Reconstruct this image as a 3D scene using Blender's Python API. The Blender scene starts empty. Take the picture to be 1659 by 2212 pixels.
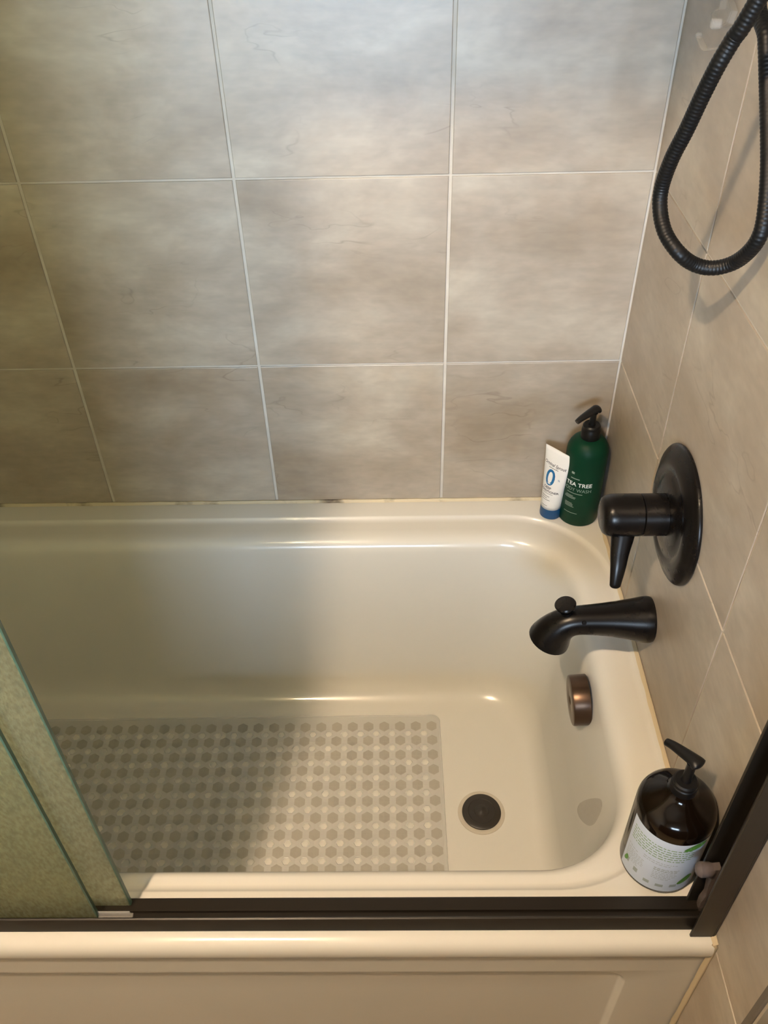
import bpy, bmesh, math, random
from mathutils import Vector, Matrix, noise as mnoise

random.seed(7)
S = bpy.context.scene
COL = S.collection
PI = math.pi

# ------------------------------------------------------------------ camera
# world: x = 0 is the tiled end wall (right), y = 0 the tiled long wall (back), z = 0 the tub rim
CAM = Vector((-0.36255, -1.22398, 1.04953))
PITCH, YAW, ROLL, FPX = 0.72181, -0.02433, -0.02822, 1874.08
fw = Vector((math.cos(PITCH) * math.sin(YAW), math.cos(PITCH) * math.cos(YAW), -math.sin(PITCH)))
rt0 = fw.cross(Vector((0, 0, 1))).normalized()
up0 = rt0.cross(fw)
rt = math.cos(ROLL) * rt0 + math.sin(ROLL) * up0
up = -math.sin(ROLL) * rt0 + math.cos(ROLL) * up0
cd = bpy.data.cameras.new('camera')
cd.sensor_fit = 'VERTICAL'
cd.sensor_height = 24.0
cd.lens = FPX / 2212.0 * 24.0
cd.clip_start = 0.01
cam = bpy.data.objects.new('camera', cd)
M = Matrix(((rt.x, up.x, -fw.x, CAM.x), (rt.y, up.y, -fw.y, CAM.y), (rt.z, up.z, -fw.z, CAM.z), (0, 0, 0, 1)))
cam.matrix_world = M
COL.objects.link(cam)
S.camera = cam

# ------------------------------------------------------------------ world, light levels, exposure
S.view_settings.view_transform = 'Standard'
S.view_settings.look = 'None'
S.view_settings.gamma = 1.0
S.view_settings.use_curve_mapping = False
S.view_settings.exposure = 0.0
W = bpy.data.worlds.new('world')
S.world = W
W.use_nodes = True
W.node_tree.nodes['Background'].inputs[0].default_value = (0.55, 0.72, 1.0, 1)
W.node_tree.nodes['Background'].inputs[1].default_value = 1.0
S.cycles.max_bounces = 5
S.cycles.diffuse_bounces = 3
S.cycles.glossy_bounces = 2
S.cycles.transmission_bounces = 3
S.cycles.transparent_max_bounces = 8
S.cycles.caustics_reflective = False
S.cycles.use_light_tree = False
S.cycles.adaptive_threshold = 0.02
S.cycles.caustics_refractive = False
LAMP_POS = Vector((-0.84, -1.28, 1.83))
LAMP_COL, LAMP_STR = (1.0, 0.75, 0.49), 2150.0
WIN_COL, WIN_STR = (0.66, 0.82, 1.0), 50.0


# ------------------------------------------------------------------ helpers
def mat(name, col=(0.8, 0.8, 0.8), rough=0.5, metal=0.0, spec=0.5, coat=0.0):
    m = bpy.data.materials.new(name)
    m.use_nodes = True
    b = m.node_tree.nodes['Principled BSDF']
    b.inputs['Base Color'].default_value = (*col, 1)
    b.inputs['Roughness'].default_value = rough
    b.inputs['Metallic'].default_value = metal
    b.inputs['Specular IOR Level'].default_value = spec
    b.inputs['Coat Weight'].default_value = coat
    return m, m.node_tree.nodes, m.node_tree.links, b


def link(o, parent=None):
    COL.objects.link(o)
    if parent is not None:
        o.parent = parent
    return o


def mesh_obj(name, verts, faces, m, parent=None, smooth=False, loc=None):
    me = bpy.data.meshes.new(name)
    me.from_pydata([tuple(v) for v in verts], [], faces)
    me.update()
    if m is not None:
        me.materials.append(m)
    if smooth:
        me.polygons.foreach_set('use_smooth', [True] * len(me.polygons))
    o = bpy.data.objects.new(name, me)
    if loc:
        o.location = loc
    return link(o, parent)


def bm_obj(name, bm, m, parent=None, smooth=False, loc=None, recalc=True):
    if recalc:
        bmesh.ops.recalc_face_normals(bm, faces=bm.faces[:])
    me = bpy.data.meshes.new(name)
    bm.to_mesh(me)
    bm.free()
    if m is not None:
        me.materials.append(m)
    if smooth:
        me.polygons.foreach_set('use_smooth', [True] * len(me.polygons))
    o = bpy.data.objects.new(name, me)
    if loc:
        o.location = loc
    return link(o, parent)


def sharp(o, deg=40):
    o.data.set_sharp_from_angle(angle=math.radians(deg))


def bm_box(x0, x1, y0, y1, z0, z1, bev=0.0, seg=1, bm=None):
    own = bmesh.new()
    vs = [own.verts.new(p) for p in ((x0, y0, z0), (x1, y0, z0), (x1, y1, z0), (x0, y1, z0),
                                     (x0, y0, z1), (x1, y0, z1), (x1, y1, z1), (x0, y1, z1))]
    for f in ((0, 3, 2, 1), (4, 5, 6, 7), (0, 1, 5, 4), (1, 2, 6, 5), (2, 3, 7, 6), (3, 0, 4, 7)):
        own.faces.new([vs[i] for i in f])
    if bev > 0:
        bmesh.ops.bevel(own, geom=own.edges[:], offset=bev, segments=seg, profile=0.5, affect='EDGES')
    if bm is None:
        return own
    me = bpy.data.meshes.new('tmp')
    own.to_mesh(me)
    own.free()
    bm.from_mesh(me)
    bpy.data.meshes.remove(me)
    return bm


def box(name, x0, x1, y0, y1, z0, z1, m, parent=None, bev=0.0, seg=1):
    return bm_obj(name, bm_box(x0, x1, y0, y1, z0, z1, bev, seg), m, parent)


def lathe(name, prof, m, parent=None, seg=40, loc=(0, 0, 0), axis='Z', cap=True, smooth=True, ang=35):
    """prof: list of (radius, height); revolved about the axis."""
    v, f = [], []
    for r, h in prof:
        for k in range(seg):
            a = 2 * PI * k / seg
            if axis == 'Z':
                v.append((r * math.cos(a), r * math.sin(a), h))
            else:            # axis -X : height grows towards -x
                v.append((-h, r * math.cos(a), r * math.sin(a)))
    n = len(prof)
    for i in range(n - 1):
        for k in range(seg):
            k2 = (k + 1) % seg
            f.append((i * seg + k, i * seg + k2, (i + 1) * seg + k2, (i + 1) * seg + k))
    if cap:
        f.append(tuple(range(seg - 1, -1, -1)))
        f.append(tuple((n - 1) * seg + k for k in range(seg)))
    bm = bmesh.new()
    bv = [bm.verts.new(p) for p in v]
    for q in f:
        bm.faces.new([bv[i] for i in q])
    o = bm_obj(name, bm, m, parent, smooth, loc)
    if smooth:
        sharp(o, ang)
    return o


def loft(rings, closed_end=False, closed_start=False):
    bm = bmesh.new()
    n = len(rings[0])
    R = [[bm.verts.new(p) for p in r] for r in rings]
    for a, b in zip(R[:-1], R[1:]):
        for k in range(n):
            k2 = (k + 1) % n
            bm.faces.new((a[k], a[k2], b[k2], b[k]))
    if closed_end:
        bm.faces.new(R[-1])
    if closed_start:
        bm.faces.new(R[0][::-1])
    return bm


def rrect(x0, x1, y0, y1, r, z, n=14, m_side=10):
    """rounded rectangle ring, x0<x1, y0<y1, counter clockwise; r may be 4 radii (x1y1, x0y1, x0y0, x1y0)."""
    if not isinstance(r, (tuple, list)):
        r = (r,) * 4
    cs = ((x1 - r[0], y1 - r[0], r[0], 0), (x0 + r[1], y1 - r[1], r[1], 90), (x0 + r[2], y0 + r[2], r[2], 180), (x1 - r[3], y0 + r[3], r[3], 270))
    pts = []
    for i, (cx, cy, rr, a0) in enumerate(cs):
        arc = [(cx + rr * math.cos(math.radians(a0 + 90 * k / n)), cy + rr * math.sin(math.radians(a0 + 90 * k / n))) for k in range(n + 1)]
        pts += arc
        nx, ny, nr, na = cs[(i + 1) % 4]
        s = (nx + nr * math.cos(math.radians(na)), ny + nr * math.sin(math.radians(na)))
        e = arc[-1]
        for k in range(1, m_side):
            t = k / m_side
            pts.append((e[0] + (s[0] - e[0]) * t, e[1] + (s[1] - e[1]) * t))
    return [(p[0], p[1], z) for p in pts]


def sweep(path, radii, seg=20, flat=None, up=(0, 1, 0), cap=True):
    """tube along path with per-point radius; flat gives second radius multiplier list."""
    path = [Vector(p) for p in path]
    rings = []
    U = Vector(up)
    for i, p in enumerate(path):
        t = (path[min(i + 1, len(path) - 1)] - path[max(i - 1, 0)]).normalized()
        a = (U - U.dot(t) * t).normalized()
        b = t.cross(a)
        r = radii[i]
        r2 = r if flat is None else flat[i]
        rings.append([tuple(p + a * r * math.cos(2 * PI * k / seg) + b * r2 * math.sin(2 * PI * k / seg)) for k in range(seg)])
    return loft(rings, cap, cap)


def catmull(pts, n):
    out = []
    P = [pts[0]] + list(pts) + [pts[-1]]
    for i in range(1, len(P) - 2):
        p0, p1, p2, p3 = (Vector(P[i - 1]), Vector(P[i]), Vector(P[i + 1]), Vector(P[i + 2]))
        for k in range(n):
            t = k / n
            out.append(0.5 * ((2 * p1) + (p2 - p0) * t + (2 * p0 - 5 * p1 + 4 * p2 - p3) * t * t + (3 * p1 - p0 - 3 * p2 + p3) * t ** 3))
    out.append(Vector(pts[-1]))
    return out


def tag(o, label, cat, group=None, kind=None):
    o['label'] = label
    o['category'] = cat
    if group:
        o['group'] = group
    if kind:
        o['kind'] = kind
    return o


def thing(name, label, cat, loc=(0, 0, 0), group=None):
    o = bpy.data.objects.new(name, None)
    o.location = loc
    o.empty_display_size = 0.05
    link(o)
    return tag(o, label, cat, group)


def struct(o, label=None, cat=None):
    o['kind'] = 'structure'
    if label:
        o['label'] = label
    if cat:
        o['category'] = cat
    return o


def text_mesh(txt, size, spacing=1.0, bold=0.0, shear=0.0):
    cu = bpy.data.curves.new('t', 'FONT')
    cu.body = txt
    cu.size = size
    cu.align_x = 'CENTER'
    cu.space_character = spacing
    cu.offset = bold
    cu.shear = shear
    cu.resolution_u = 4
    o = bpy.data.objects.new('t', cu)
    COL.objects.link(o)
    dg = bpy.context.evaluated_depsgraph_get()
    me = bpy.data.meshes.new_from_object(o.evaluated_get(dg))
    bpy.data.objects.remove(o)
    bpy.data.curves.remove(cu)
    bm = bmesh.new()
    bm.from_mesh(me)
    bpy.data.meshes.remove(me)
    bmesh.ops.triangulate(bm, faces=bm.faces[:])
    return bm


# ------------------------------------------------------------------ materials
def tile_material():
    m, N, L, b = mat('beige_stone_tile', rough=0.3, spec=1.0, coat=1.0)
    tc = N.new('ShaderNodeTexCoord')
    oi = N.new('ShaderNodeObjectInfo')
    mul = N.new('ShaderNodeVectorMath'); mul.operation = 'SCALE'
    comb = N.new('ShaderNodeCombineXYZ')
    for i in range(3):
        L.new(oi.outputs['Random'], comb.inputs[i])
    L.new(comb.outputs[0], mul.inputs[0]); mul.inputs['Scale'].default_value = 37.0
    add = N.new('ShaderNodeVectorMath'); add.operation = 'ADD'
    L.new(tc.outputs['Object'], add.inputs[0]); L.new(mul.outputs[0], add.inputs[1])
    mp = N.new('ShaderNodeMapping')
    mp.inputs['Rotation'].default_value = (0, math.radians(-16), 0)
    mp.inputs['Scale'].default_value = (3.4, 3.4, 5.6)
    L.new(add.outputs[0], mp.inputs[0])
    n1 = N.new('ShaderNodeTexNoise')
    n1.inputs['Scale'].default_value = 1.5; n1.inputs['Detail'].default_value = 5; n1.inputs['Roughness'].default_value = 0.6
    n1.inputs['Distortion'].default_value = 0.25
    L.new(mp.outputs[0], n1.inputs[0])
    r1 = N.new('ShaderNodeValToRGB')
    e = r1.color_ramp.elements
    e[0].position = 0.28; e[0].color = (0.31, 0.25, 0.183, 1)
    e[1].position = 0.72; e[1].color = (0.54, 0.485, 0.40, 1)
    k = e.new(0.5); k.color = (0.40, 0.34, 0.27, 1)
    L.new(n1.outputs[0], r1.inputs[0])
    # thin dark veins
    n2 = N.new('ShaderNodeTexNoise')
    n2.inputs['Scale'].default_value = 2.0; n2.inputs['Detail'].default_value = 3; n2.inputs['Distortion'].default_value = 0.4
    mp2 = N.new('ShaderNodeMapping')
    mp2.inputs['Rotation'].default_value = (0, math.radians(-30), 0)
    mp2.inputs['Scale'].default_value = (2.6, 2.6, 8.0)
    L.new(add.outputs[0], mp2.inputs[0]); L.new(mp2.outputs[0], n2.inputs[0])
    v = N.new('ShaderNodeValToRGB')
    ve = v.color_ramp.elements
    ve[0].position = 0.491; ve[0].color = (1, 1, 1, 1)
    ve[1].position = 0.509; ve[1].color = (1, 1, 1, 1)
    d = ve.new(0.5); d.color = (0.72, 0.69, 0.66, 1)
    L.new(n2.outputs[0], v.inputs[0])
    # veins only in patches
    n3 = N.new('ShaderNodeTexNoise'); n3.inputs['Scale'].default_value = 7.0
    L.new(add.outputs[0], n3.inputs[0])
    gt = N.new('ShaderNodeMapRange'); gt.inputs[1].default_value = 0.54; gt.inputs[2].default_value = 0.66
    L.new(n3.outputs[0], gt.inputs[0])
    mx = N.new('ShaderNodeMix'); mx.data_type = 'RGBA'; mx.blend_type = 'MULTIPLY'
    L.new(gt.outputs[0], mx.inputs['Factor']); L.new(r1.outputs[0], mx.inputs[6]); L.new(v.outputs[0], mx.inputs[7])
    # warm brown blotches
    n5 = N.new('ShaderNodeTexNoise'); n5.inputs['Scale'].default_value = 5.5; n5.inputs['Detail'].default_value = 3; n5.inputs['Roughness'].default_value = 0.65
    L.new(add.outputs[0], n5.inputs[0])
    bl = N.new('ShaderNodeMapRange'); bl.inputs[1].default_value = 0.52; bl.inputs[2].default_value = 0.72
    bl.inputs[3].default_value = 0.0; bl.inputs[4].default_value = 0.55
    L.new(n5.outputs[0], bl.inputs[0])
    mb = N.new('ShaderNodeMix'); mb.data_type = 'RGBA'; mb.blend_type = 'MULTIPLY'
    mb.inputs[7].default_value = (0.84, 0.74, 0.62, 1)
    L.new(bl.outputs[0], mb.inputs['Factor']); L.new(mx.outputs[2], mb.inputs[6])
    mx = mb
    # fine grain
    n4 = N.new('ShaderNodeTexNoise'); n4.inputs['Scale'].default_value = 60.0; n4.inputs['Detail'].default_value = 1
    mp4 = N.new('ShaderNodeMapping'); mp4.inputs['Scale'].default_value = (0.7, 1, 1.6); mp4.inputs['Rotation'].default_value = (0, math.radians(-16), 0)
    L.new(add.outputs[0], mp4.inputs[0]); L.new(mp4.outputs[0], n4.inputs[0])
    mr = N.new('ShaderNodeMapRange'); mr.inputs[1].default_value = 0.3; mr.inputs[2].default_value = 0.7
    mr.inputs[3].default_value = 0.95; mr.inputs[4].default_value = 1.05
    L.new(n4.outputs[0], mr.inputs[0])
    mx2 = N.new('ShaderNodeMix'); mx2.data_type = 'RGBA'; mx2.blend_type = 'MULTIPLY'; mx2.inputs['Factor'].default_value = 1.0
    L.new(mx.outputs[2], mx2.inputs[6]); L.new(mr.outputs[0], mx2.inputs[7])
    n6 = N.new('ShaderNodeTexNoise'); n6.inputs['Scale'].default_value = 16.0; n6.inputs['Detail'].default_value = 3; n6.inputs['Roughness'].default_value = 0.7
    mp6 = N.new('ShaderNodeMapping'); mp6.inputs['Scale'].default_value = (0.55, 1, 2.4); mp6.inputs['Rotation'].default_value = (0, math.radians(-22), 0)
    L.new(add.outputs[0], mp6.inputs[0]); L.new(mp6.outputs[0], n6.inputs[0])
    r6 = N.new('ShaderNodeMapRange'); r6.inputs[1].default_value = 0.3; r6.inputs[2].default_value = 0.7
    r6.inputs[3].default_value = 0.91; r6.inputs[4].default_value = 1.08
    L.new(n6.outputs[0], r6.inputs[0])
    mx6 = N.new('ShaderNodeMix'); mx6.data_type = 'RGBA'; mx6.blend_type = 'MULTIPLY'; mx6.inputs['Factor'].default_value = 1.0
    L.new(mx2.outputs[2], mx6.inputs[6]); L.new(r6.outputs[0], mx6.inputs[7])
    L.new(mx6.outputs[2], b.inputs['Base Color'])
    bp = N.new('ShaderNodeBump'); bp.inputs['Strength'].default_value = 0.12; bp.inputs['Distance'].default_value = 0.002
    L.new(n1.outputs[0], bp.inputs['Height']); L.new(bp.outputs[0], b.inputs['Normal'])
    b.inputs['Roughness'].default_value = 0.46
    b.inputs['Coat Roughness'].default_value = 0.42
    return m


M_TILE = tile_material()
M_GROUT, N, L, b = mat('pale_grout', (0.62, 0.58, 0.52), 0.85)
n = N.new('ShaderNodeTexNoise'); n.inputs['Scale'].default_value = 25
tc = N.new('ShaderNodeTexCoord'); L.new(tc.outputs['Object'], n.inputs[0])
r = N.new('ShaderNodeValToRGB'); r.color_ramp.elements[0].color = (0.52, 0.47, 0.40, 1); r.color_ramp.elements[1].color = (0.74, 0.70, 0.64, 1)
L.new(n.outputs[0], r.inputs[0]); L.new(r.outputs[0], b.inputs['Base Color'])

M_CAULK, N, L, b = mat('yellowed_caulk', (0.66, 0.58, 0.42), 0.5)
tc = N.new('ShaderNodeTexCoord')
n = N.new('ShaderNodeTexNoise'); n.inputs['Scale'].default_value = 11; n.inputs['Detail'].default_value = 6
mp = N.new('ShaderNodeMapping'); mp.inputs['Scale'].default_value = (1, 1, 1.5)
L.new(tc.outputs['Object'], mp.inputs[0]); L.new(mp.outputs[0], n.inputs[0])
r = N.new('ShaderNodeValToRGB')
r.color_ramp.elements[0].position = 0.34; r.color_ramp.elements[0].color = (0.07, 0.05, 0.035, 1)
r.color_ramp.elements[1].position = 0.46; r.color_ramp.elements[1].color = (0.66, 0.58, 0.42, 1)
L.new(n.outputs[0], r.inputs[0]); L.new(r.outputs[0], b.inputs['Base Color'])

M_TUB, N, L, b = mat('white_enamel', (0.78, 0.755, 0.70), 0.22, spec=0.5, coat=0.3)
b.inputs['Coat Roughness'].default_value = 0.06
tc = N.new('ShaderNodeTexCoord')
n = N.new('ShaderNodeTexNoise'); n.inputs['Scale'].default_value = 6; n.inputs['Detail'].default_value = 3
L.new(tc.outputs['Object'], n.inputs[0])
r = N.new('ShaderNodeValToRGB'); r.color_ramp.elements[0].color = (0.68, 0.66, 0.61, 1); r.color_ramp.elements[1].color = (0.735, 0.715, 0.67, 1)
L.new(n.outputs[0], r.inputs[0]); L.new(r.outputs[0], b.inputs['Base Color'])

M_PAINT, N, L, b = mat('taupe_paint', (0.42, 0.37, 0.29), 0.7)
n = N.new('ShaderNodeTexNoise'); n.inputs['Scale'].default_value = 90
bp = N.new('ShaderNodeBump'); bp.inputs['Strength'].default_value = 0.1; L.new(n.outputs[0], bp.inputs['Height']); L.new(bp.outputs[0], b.inputs['Normal'])
M_FLOOR, N, L, b = mat('floor_stone', (0.42, 0.34, 0.25), 0.4)
n = N.new('ShaderNodeTexNoise'); n.inputs['Scale'].default_value = 9; n.inputs['Detail'].default_value = 6
r = N.new('ShaderNodeValToRGB'); r.color_ramp.elements[0].color = (0.42, 0.33, 0.21, 1); r.color_ramp.elements[1].color = (0.54, 0.43, 0.29, 1)
L.new(n.outputs[0], r.inputs[0]); L.new(r.outputs[0], b.inputs['Base Color'])

M_BRONZE, N, L, b = mat('oil_rubbed_bronze', (0.0055, 0.0042, 0.0036), 0.3, metal=0.0, spec=0.24)
n = N.new('ShaderNodeTexNoise'); n.inputs['Scale'].default_value = 30; n.inputs['Detail'].default_value = 4
tc = N.new('ShaderNodeTexCoord'); L.new(tc.outputs['Object'], n.inputs[0])
r = N.new('ShaderNodeMapRange'); r.inputs[3].default_value = 0.25; r.inputs[4].default_value = 0.30
L.new(n.outputs[0], r.inputs[0]); L.new(r.outputs[0], b.inputs['Roughness'])
M_BRONZE2, N, L, b = mat('brown_bronze', (0.085, 0.052, 0.034), 0.3, metal=0.75, spec=0.5)
n = N.new('ShaderNodeTexNoise'); n.inputs['Scale'].default_value = 40
tc = N.new('ShaderNodeTexCoord'); L.new(tc.outputs['Object'], n.inputs[0])
r = N.new('ShaderNodeMapRange'); r.inputs[3].default_value = 0.25; r.inputs[4].default_value = 0.38
L.new(n.outputs[0], r.inputs[0]); L.new(r.outputs[0], b.inputs['Roughness'])
M_FRAME, N, L, b = mat('dark_bronze_aluminium', (0.016, 0.0125, 0.009), 0.38, metal=0.2, spec=0.35)
n = N.new('ShaderNodeTexNoise'); n.inputs['Scale'].default_value = 60
r = N.new('ShaderNodeMapRange'); r.inputs[3].default_value = 0.32; r.inputs[4].default_value = 0.45
L.new(n.outputs[0], r.inputs[0]); L.new(r.outputs[0], b.inputs['Roughness'])

M_HOSE, N, L, b = mat('black_hose', (0.0055, 0.0058, 0.0065), 0.35, spec=0.3)
n = N.new('ShaderNodeTexNoise'); n.inputs['Scale'].default_value = 50
r = N.new('ShaderNodeMapRange'); r.inputs[3].default_value = 0.36; r.inputs[4].default_value = 0.46
L.new(n.outputs[0], r.inputs[0]); L.new(r.outputs[0], b.inputs['Roughness'])
M_BLACKPL, N, L, b = mat('black_plastic', (0.006, 0.0055, 0.0055), 0.35, spec=0.3)
n = N.new('ShaderNodeTexNoise'); n.inputs['Scale'].default_value = 60
r = N.new('ShaderNodeMapRange'); r.inputs[3].default_value = 0.28; r.inputs[4].default_value = 0.45
L.new(n.outputs[0], r.inputs[0]); L.new(r.outputs[0], b.inputs['Roughness'])


def simple_noise(name, c1, c2, rough, scale=30, **k):
    m, N, L, b = mat(name, c1, rough, **k)
    tc = N.new('ShaderNodeTexCoord')
    n = N.new('ShaderNodeTexNoise'); n.inputs['Scale'].default_value = scale; n.inputs['Detail'].default_value = 3
    L.new(tc.outputs['Object'], n.inputs[0])
    r = N.new('ShaderNodeValToRGB'); r.color_ramp.elements[0].color = (*c1, 1); r.color_ramp.elements[1].color = (*c2, 1)
    L.new(n.outputs[0], r.inputs[0]); L.new(r.outputs[0], b.inputs['Base Color'])
    return m


M_GREEN = simple_noise('dark_green_plastic', (0.0025, 0.028, 0.013), (0.0035, 0.037, 0.018), 0.42, spec=0.14)
M_TUBEW = simple_noise('white_tube_plastic', (0.82, 0.80, 0.77), (0.88, 0.86, 0.83), 0.4)
M_BLUECAP = simple_noise('blue_cap_plastic', (0.006, 0.055, 0.16), (0.008, 0.07, 0.2), 0.35)
M_PRINTW = simple_noise('white_print', (0.75, 0.77, 0.74), (0.82, 0.84, 0.8), 0.5)
M_PRINTD = simple_noise('faint_print', (0.20, 0.27, 0.22), (0.28, 0.35, 0.30), 0.5)
M_PRINTK = simple_noise('dark_print', (0.05, 0.05, 0.06), (0.09, 0.09, 0.1), 0.5)
M_PRINTB = simple_noise('blue_print', (0.01, 0.12, 0.30), (0.02, 0.17, 0.38), 0.5)
M_PRINTG = simple_noise('green_print', (0.16, 0.28, 0.12), (0.24, 0.38, 0.18), 0.5)
M_LEAF = simple_noise('leaf_print', (0.05, 0.17, 0.03), (0.13, 0.32, 0.05), 0.5)
M_PRINTGY = simple_noise('grey_print', (0.30, 0.34, 0.33), (0.4, 0.44, 0.42), 0.5)
M_LABEL = simple_noise('label_daylight_tint', (0.60, 0.65, 0.74), (0.66, 0.71, 0.80), 0.35)  # white label with the window's cool light tinted into its colour
M_AMBER = simple_noise('dark_amber_plastic', (0.0030, 0.0018, 0.0012), (0.007, 0.0035, 0.0015), 0.12, spec=0.35)
M_RUBBER = simple_noise('brown_black_rubber', (0.014, 0.011, 0.008), (0.024, 0.018, 0.012), 0.38)
M_RING = simple_noise('dull_drain_ring', (0.50, 0.46, 0.39), (0.60, 0.55, 0.47), 0.35, spec=0.6)
M_CAULK2 = simple_noise('cream_caulk', (0.52, 0.43, 0.28), (0.62, 0.53, 0.37), 0.5, 14)
M_WOOD = simple_noise('dark_wood', (0.10, 0.055, 0.028), (0.16, 0.09, 0.045), 0.4, 6)
M_TRIMD = simple_noise('dark_edge_trim', (0.10, 0.085, 0.07), (0.15, 0.13, 0.11), 0.45)


def clear_mat(name, tint, alpha, rough, noise_scale=80, bump=0.2):
    """translucent plastic: part see-through, part scattering."""
    m, N, L, b = mat(name, tint, rough)
    out = N['Material Output']
    tr = N.new('ShaderNodeBsdfTransparent'); tr.inputs[0].default_value = (*[min(1, c ** 0.3) for c in tint], 1)
    mx = N.new('ShaderNodeMixShader'); mx.inputs[0].default_value = alpha
    L.new(tr.outputs[0], mx.inputs[1]); L.new(b.outputs[0], mx.inputs[2]); L.new(mx.outputs[0], out.inputs[0])
    n = N.new('ShaderNodeTexNoise'); n.inputs['Scale'].default_value = noise_scale
    tc = N.new('ShaderNodeTexCoord'); L.new(tc.outputs['Object'], n.inputs[0])
    bp = N.new('ShaderNodeBump'); bp.inputs['Strength'].default_value = bump; bp.inputs['Distance'].default_value = 0.002
    L.new(n.outputs[0], bp.inputs['Height']); L.new(bp.outputs[0], b.inputs['Normal'])
    return m


M_MAT = clear_mat('frosted_vinyl', (0.82, 0.815, 0.805), 0.30, 0.28)
M_CUP = clear_mat('frosted_vinyl_cup', (0.64, 0.60, 0.53), 0.20, 0.14)
M_CLEAR = clear_mat('clear_plastic', (0.75, 0.72, 0.68), 0.30, 0.12, 120, 0.5)
M_CLOUDY = clear_mat('cloudy_plastic', (0.22, 0.18, 0.17), 0.5, 0.25, 160, 0.6)
M_PATCH = clear_mat('textured_patch', (0.80, 0.77, 0.73), 0.24, 0.12, 420, 1.0)

# frosted shower glass
M_GLASS, N, L, b = mat('frosted_green_glass', (0.6, 0.66, 0.5), 0.2)
out = N['Material Output']
tl = N.new('ShaderNodeBsdfTranslucent'); tl.inputs[0].default_value = (0.86, 0.83, 0.62, 1)
df = N.new('ShaderNodeBsdfDiffuse'); df.inputs[0].default_value = (0.40, 0.40, 0.26, 1)
tr = N.new('ShaderNodeBsdfTransparent'); tr.inputs[0].default_value = (0.95, 0.95, 0.86, 1)
gl = N.new('ShaderNodeBsdfGlossy'); gl.inputs['Roughness'].default_value = 0.22
m1 = N.new('ShaderNodeMixShader'); m1.inputs[0].default_value = 0.24
m2 = N.new('ShaderNodeMixShader'); m2.inputs[0].default_value = 0.52
m3 = N.new('ShaderNodeMixShader'); m3.inputs[0].default_value = 0.05
L.new(tl.outputs[0], m1.inputs[1]); L.new(df.outputs[0], m1.inputs[2])
L.new(m1.outputs[0], m2.inputs[1]); L.new(tr.outputs[0], m2.inputs[2])
L.new(m2.outputs[0], m3.inputs[1]); L.new(gl.outputs[0], m3.inputs[2])
L.new(m3.outputs[0], out.inputs[0])
tc = N.new('ShaderNodeTexCoord')
n = N.new('ShaderNodeTexNoise'); n.inputs['Scale'].default_value = 260; n.inputs['Detail'].default_value = 2
mp = N.new('ShaderNodeMapping'); mp.inputs['Scale'].default_value = (1.0, 1.0, 0.45); mp.inputs['Rotation'].default_value = (0, math.radians(15), 0)
L.new(tc.outputs['Object'], mp.inputs[0]); L.new(mp.outputs[0], n.inputs[0])
bp = N.new('ShaderNodeBump'); bp.inputs['Strength'].default_value = 0.9; bp.inputs['Distance'].default_value = 0.003
L.new(n.outputs[0], bp.inputs['Height'])
cr = N.new('ShaderNodeValToRGB')
cr.color_ramp.elements[0].position = 0.34; cr.color_ramp.elements[0].color = (0.60, 0.58, 0.40, 1)
cr.color_ramp.elements[1].position = 0.66; cr.color_ramp.elements[1].color = (1.0, 0.97, 0.72, 1)
L.new(n.outputs[0], cr.inputs[0]); L.new(cr.outputs[0], tl.inputs[0])
for q in (tl, df, gl):
    L.new(bp.outputs[0], q.inputs['Normal'])
M_GEDGE = simple_noise('green_glass_edge', (0.045, 0.085, 0.055), (0.09, 0.15, 0.10), 0.3, 60, spec=0.3)

# emitters
M_BULB, N, L, b = mat('warm_globe', (1, 1, 1), 0.5)
em = N.new('ShaderNodeEmission'); em.inputs[0].default_value = (*LAMP_COL, 1); em.inputs[1].default_value = LAMP_STR
L.new(em.outputs[0], N['Material Output'].inputs[0])
M_SKY, N, L, b = mat('daylight_pane', (1, 1, 1), 0.5)
em = N.new('ShaderNodeEmission'); em.inputs[0].default_value = (*WIN_COL, 1); em.inputs[1].default_value = WIN_STR
L.new(em.outputs[0], N['Material Output'].inputs[0])

# ------------------------------------------------------------------ room shell
ZF, ZC = -0.46, 1.95            # floor, ceiling
XL, XR, YS = -1.56, 0.95, -2.65  # left wall, far right, wall behind the viewer
RECESS = 0.0018
YE = -0.886                      # tile ends here on the end wall
struct(box('floor', XL, XR, YS, 0, ZF - 0.05, ZF, M_FLOOR), 'stone coloured bathroom floor', 'floor')
struct(box('ceiling', XL - 0.1, XR + 0.1, YS - 0.1, 0.1, ZC, ZC + 0.05, M_PAINT), 'plain painted ceiling', 'ceiling')
wall_back = struct(box('wall_back', XL - 0.1, 0.1, RECESS, 0.1, ZF, ZC, M_GROUT), 'long tiled wall behind the tub with pale grout', 'wall')
wall_right = struct(box('wall_right', RECESS, 0.1, YE + 0.002, RECESS, ZF, ZC, M_GROUT), 'tiled end wall carrying the faucet', 'wall')
struct(box('wall_left', XL - 0.1, XL, YS, 0, ZF, ZC, M_PAINT), 'painted wall at the far end of the tub', 'wall')
struct(box('wall_front', XL - 0.1, XR + 0.1, YS - 0.1, YS, ZF, ZC, M_PAINT), 'painted wall behind the viewer', 'wall')
struct(box('wall_return', 0.0, XR, YE - 0.012, YE - 0.0085, ZF, ZC, M_PAINT), 'painted wall beside the tile edge', 'wall')
struct(box('wall_side', XR, XR + 0.1, YS, YE, ZF, ZC, M_PAINT), 'painted wall to the far right', 'wall')
struct(box('trim_1', -0.003, 0.1, YE - 0.0085, YE + 0.0015, ZF, ZC, M_TRIMD, bev=0.0015), 'dark strip closing the tile edge', 'trim')

# tiles, each its own piece
TW = 0.305
Z0 = 0.2937
GV, GH = 0.0046, 0.0032          # grout widths
tile_cache = {}


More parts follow.
